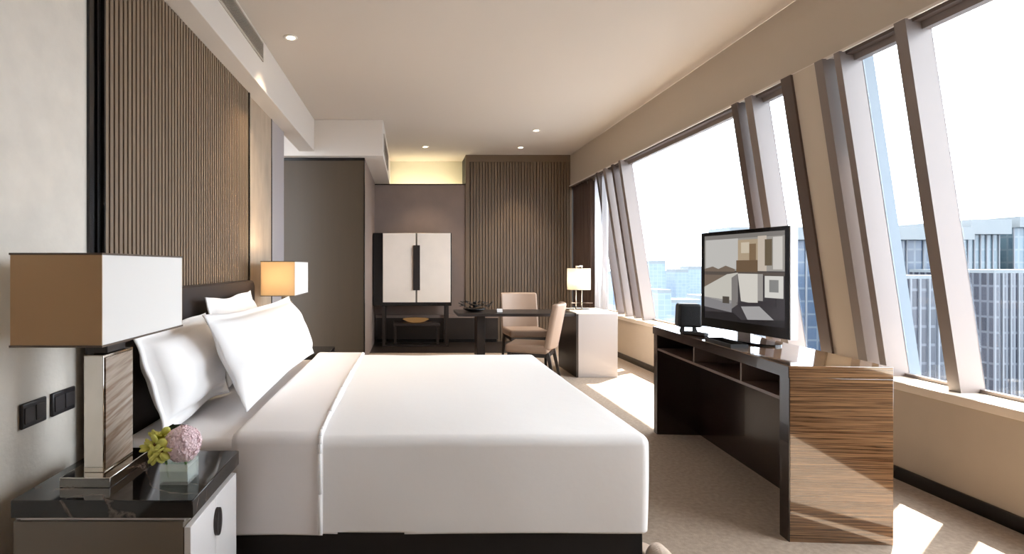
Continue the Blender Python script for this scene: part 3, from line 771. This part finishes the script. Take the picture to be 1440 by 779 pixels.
# desk lamp
x_ = (814-VX)*6.15/F
dl = thing('desk_lamp', 'small lamp with drum shade on two brass posts at the desk end', 'table lamp', (x_, 6.15, DH+0.012))
obj('base', bx(-0.13, 0.13, -0.07, 0.07, 0, 0.014), 'chrome', dl, bevel=0.003)
obj('ledge', bx(-0.09, 0.15, -0.02, 0.02, 0.080, 0.088), 'chrome', dl)
for s in (-1, 1):
    obj('post', tube(NB(), (s*0.033, 0, 0.014), (s*0.033, 0, 0.50), 0.006), 'chrome', dl, smooth=True)
sh = NB(); n = 40; z0, z1 = 0.235, 0.475
R = []
for i in range(n):
    a = 2*PI*i/n; q = 0.128*(1+0.01*(i % 2)); R.append((q*math.cos(a), q*math.sin(a)))
O = [[sh.verts.new((x, y, z)) for x, y in R] for z in (z0, z1)]; I = [[sh.verts.new((x*.97, y*.97, z)) for x, y in R] for z in (z0, z1)]
for i in range(n):
    j = (i+1) % n
    sh.faces.new((O[0][i], O[0][j], O[1][j], O[1][i])); sh.faces.new((I[0][i], I[1][i], I[1][j], I[0][j]))
    sh.faces.new((O[1][i], O[1][j], I[1][j], I[1][i])); sh.faces.new((O[0][i], I[0][i], I[0][j], O[0][j]))
obj('lamp_shade', sh, 'shade_pale', dl, smooth=True)
obj('finial', tube(NB(), (-0.04, 0, 0.50), (0.04, 0, 0.50), 0.009), 'chrome', dl, smooth=True)
l = bpy.data.lights.new('desk bulb', 'POINT'); l.energy = 3; l.color = (1, 0.90, 0.74); l.shadow_soft_size = 0.03
o = link(bpy.data.objects.new('desk_bulb', l)); o.location = (x_, 6.15, DH+0.37)

# dark leafy desk set: bowl with small black leaves, white card holder
bowl = thing('bowl', 'low black bowl of dark leaves on the left end of the desk', 'bowl', (0.74, 6.12, DH+0.001))
obj('body', lathe(NB(), [(0.06, 0), (0.10, 0.012), (0.135, 0.035), (0.13, 0.037), (0.09, 0.02), (0.03, 0.016)]), 'black_glass', bowl, smooth=True)
lb = NB(); rnd = random.Random(11)
for i in range(46):
    a = rnd.uniform(0, 2*PI); q = rnd.uniform(0, 0.17); h = rnd.uniform(0.055, 0.11)
    d = Vector((math.cos(a), math.sin(a), rnd.uniform(-0.2, 0.9))).normalized()
    mt = Matrix.Translation((q*math.cos(a)*1.15, q*math.sin(a)*0.6, h)) @ d.to_track_quat('X', 'Z').to_matrix().to_4x4() @ Matrix.Diagonal((0.03, 0.014, 0.004, 1))
    bmesh.ops.create_uvsphere(lb, u_segments=8, v_segments=5, radius=1, matrix=mt)
obj('leaves', lb, 'black_plastic', bowl, smooth=True)
cd = thing('card_holder', 'tiny white card holder on the desk between bowl and chair', 'card holder', (1.0, 5.95, DH))
obj('card', hexa(NB(), [(-0.03, -0.012, 0.006), (0.03, -0.012, 0.006), (0.03, -0.010, 0.006), (-0.03, -0.010, 0.006), (-0.03, 0.006, 0.045), (0.03, 0.006, 0.045), (0.03, 0.008, 0.045), (-0.03, 0.008, 0.045)]), 'lacquer_white', cd)
obj('foot', bx(-0.032, 0.032, -0.018, 0.018, 0, 0.006), 'dark_wood', cd)

# bar cabinet on tall legs
Yc = 8.0
def PX(px, y=Yc): return (px-VX)*y/F
def PZ(py, y=Yc): return EYE-(py-VY)*y/F
bc = thing('bar_cabinet', 'pale two-door bar cabinet raised on slim dark legs', 'cabinet', (PX(580), Yc+0.2, 0))
ca = bx(PX(524.5), PX(635), Yc, Yc+0.45, PZ(430), PZ(327.5))
obj('body', ca, 'black_trim', bc, w=True, bevel=0.003)
xm = PX(585.5)
for (xa, xb, nm) in ((PX(538.5), xm-0.012, 'door'), (xm+0.012, PX(633.5), 'door')):
    obj(nm, bx(xa, xb, Yc-0.022, Yc-0.001, PZ(425), PZ(328)), 'pearl', bc, w=True, bevel=0.003)
obj('door_stile', bx(xm-0.011, xm+0.011, Yc-0.016, Yc-0.001, PZ(425), PZ(328)), 'lacquer_taupe', bc, w=True)
obj('handle', bx(PX(581), PX(590.5), Yc-0.05, Yc-0.023, PZ(408), PZ(345)), 'dark_wood', bc, w=True, bevel=0.003)
for px in (539.5, 629):
    for y in (Yc+0.01, Yc+0.40):
        obj('leg', bx(PX(px)-0.022, PX(px)+0.022, y, y+0.04, 0, PZ(430)), 'dark_wood', bc, w=True)
obj('stretcher', bx(PX(539.5), PX(629), Yc+0.02, Yc+0.05, 0.0, 0.03), 'dark_wood', bc, w=True)
# long low bench along the taupe wall, and the stool under the cabinet
lbn = thing('luggage_bench', 'long low dark bench along the taupe wall', 'bench', (0.35, 8.54, 0))
obj('top', bx(-0.52, 1.40, 8.47, 8.565, 0.385, 0.43), 'taupe_wall', lbn, w=True, bevel=0.002)
obj('front', bx(-0.52, 1.40, 8.485, 8.565, 0.05, 0.385), 'dark_wood', lbn, w=True)
obj('plinth', bx(-0.50, 1.38, 8.50, 8.56, 0.0, 0.05), 'black_trim', lbn, w=True)
st = thing('stool', 'dark stool tucked under the pale bar cabinet', 'stool', (PX(586), Yc+0.2, 0))
obj('seat', bx(PX(553), PX(619), Yc+0.07, Yc+0.34, 0.30, 0.345), 'headboard', st, w=True, bevel=0.008)
for px in (555.5, 616.5):
    for y in (Yc+0.08, Yc+0.30):
        obj('leg', bx(PX(px)-0.016, PX(px)+0.016, y, y+0.032, 0, 0.30), 'dark_wood', st, w=True)
am = thing('stool_glow', 'glowing dish shape painting the warm light on the stool', 'dish', (PX(585), Yc+0.2, 0.345))  # added dish shape stands in for the warm glow on the stool
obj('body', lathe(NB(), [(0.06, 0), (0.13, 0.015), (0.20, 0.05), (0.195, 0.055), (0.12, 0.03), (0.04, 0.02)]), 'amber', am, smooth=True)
obj('foot', lathe(NB(), [(0.08, 0.0), (0.08, 0.002)]), 'dark_metal', am)

# ================================================================== CITY OUTSIDE
GZ = -95.0
struct('ground', bx(-400, 2600, -600, 3200, GZ-1, GZ), 'ground', 'hazy city ground far below the windows')
FAC = {
 'blue': facade('blue curtain wall', (44, 60, 78), (66, 75, 84), (32, 46, 62), 3.0, 3.6),
 'teal': facade('teal curtain wall', (64, 80, 88), (74, 84, 90), (50, 66, 76), 2.4, 3.6),
 'grey': facade('grey violet curtain wall', (40, 42, 50), (64, 67, 73), (26, 28, 36), 1.6, 3.4),
 'pale': facade('haze tinted facade', (90, 102, 114), (98, 108, 117), (83, 96, 110), 6.0, 5.0, 0.6),  # distance haze put into this pale base colour
}
def tower(px0, px1, pytop, y, depth, fac, label, cap=None, fins=0, pyb=None, group=None):
    x0, x1 = (px0-VX)*y/F, (px1-VX)*y/F; top = EYE-(pytop-VY)*y/F
    t = thing('office_tower', label, 'building', ((x0+x1)/2, y, GZ), 0, group)
    H = top-GZ; hw_ = (x1-x0)/2
    obj('facade', bx(-hw_, hw_, 0, depth, 0, H), FAC[fac], t)
    if cap:
        e, th = cap
        obj('roof_slab', bx(-hw_-0.4, hw_+0.4, -e, depth, H, H+th), 'concrete', t)
    else:
        obj('parapet', bx(-hw_, hw_, 0, depth, H, H+y*0.006), 'concrete', t)
    if fins:
        f = NB()
        for i in range(fins+1):
            x = -hw_+2*hw_*i/fins; box(f, x-0.16, x+0.16, -0.3, 0.0, 0, H)
        obj('fins', f, 'white_fin', t)
    return t
tower(1015, 1345, 338, 150, 6, 'blue', 'broad blue glass office block behind the television', (4.5, 3.4), 14)
tower(1352, 1404, 330, 150, 40, 'teal', 'teal glass block beside the pale narrow tower in the right window', (3.0, 4.0), 6)
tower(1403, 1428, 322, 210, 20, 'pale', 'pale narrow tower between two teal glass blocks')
tower(1425, 1560, 320, 152, 40, 'teal', 'teal glass block cut by the right edge', (2.0, 3.0), 8)
tower(1398, 1600, 384, 118, 20, 'grey', 'grey violet tower with white vertical fins in the right window', None, 18)
tower(1240, 1345, 392, 100, 12, 'grey', 'lower grey violet block in front of the blue glass block', None, 8)
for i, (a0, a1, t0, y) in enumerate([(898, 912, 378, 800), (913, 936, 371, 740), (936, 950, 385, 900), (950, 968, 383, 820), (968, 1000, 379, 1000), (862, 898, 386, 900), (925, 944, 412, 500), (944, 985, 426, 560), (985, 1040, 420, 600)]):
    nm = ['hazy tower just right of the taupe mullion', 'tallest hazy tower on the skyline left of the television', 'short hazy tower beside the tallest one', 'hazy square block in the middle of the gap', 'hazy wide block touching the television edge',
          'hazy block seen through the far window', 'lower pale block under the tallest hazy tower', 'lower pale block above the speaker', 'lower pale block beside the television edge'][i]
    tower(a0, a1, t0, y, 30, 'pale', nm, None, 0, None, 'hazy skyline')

# ================================================================== LIGHT, CAMERA
w = bpy.data.worlds.new('sky'); S.world = w; w.use_nodes = True
nt = w.node_tree; bg = nt.nodes['Background']
tc = nt.nodes.new('ShaderNodeTexCoord'); sx = nt.nodes.new('ShaderNodeSeparateXYZ'); rp = nt.nodes.new('ShaderNodeValToRGB')
nt.links.new(tc.outputs['Generated'], sx.inputs[0]); nt.links.new(sx.outputs['Z'], rp.inputs['Fac']); nt.links.new(rp.outputs[0], bg.inputs['Color'])
e = rp.color_ramp.elements
e[0].position = 0.0; e[0].color = (0.80, 0.89, 1.0, 1); e[1].position = 0.35; e[1].color = (0.93, 0.97, 1.0, 1)
bg.inputs['Strength'].default_value = 4.0
sun = bpy.data.lights.new('sun', 'SUN'); sun.energy = 16; sun.angle = 0.012; sun.color = (1, 0.93, 0.82)
so = link(bpy.data.objects.new('sun', sun))
so.rotation_euler = Vector((-0.47, -0.46, -1)).to_track_quat('-Z', 'Y').to_euler()
# daylight portals in the window openings (sampling guides for the sky light)
for (ya, yb) in ((0.95, 2.76), (2.825, 3.18), (3.225, 3.30), (4.08, 4.175), (3.67, 4.0), (4.25, 6.45), (6.52, 7.3)):
    pl = bpy.data.lights.new('window daylight', 'AREA'); pl.shape = 'RECTANGLE'; pl.size = (yb-ya); pl.size_y = 1.96
    pl.cycles.is_portal = True
    po = link(bpy.data.objects.new('window_daylight', pl))
    hm = (HW+HB)/2; po.location = (GX(hm, -0.03), (ya+yb)/2, hm)
    zax = Vector((1, 0, 0.15)).normalized(); xax = Vector((0, 1, 0)); yax = zax.cross(xax)
    po.rotation_euler = Matrix((xax, yax, zax)).transposed().to_euler()

cam = bpy.data.cameras.new('camera'); co = link(bpy.data.objects.new('camera', cam))
cam.sensor_fit = 'HORIZONTAL'; cam.sensor_width = 36; cam.lens = 36*F/1440
cam.shift_x = (720-VX)/1440; cam.shift_y = -(389.5-VY)/1440
cam.clip_start = 0.02; cam.clip_end = 6000
co.location = (0, 0, EYE); co.rotation_euler = (PI/2, 0, 0)
S.camera = co
vs = S.view_settings
vs.view_transform = 'Standard'; vs.look = 'None'; vs.exposure = 1.35; vs.gamma = 1.0; vs.use_curve_mapping = False
S.display_settings.display_device = 'sRGB'
S.cycles.use_denoising = True
S.cycles.max_bounces = 12; S.cycles.diffuse_bounces = 6; S.cycles.transparent_max_bounces = 16
S.cycles.sample_clamp_indirect = 8.0
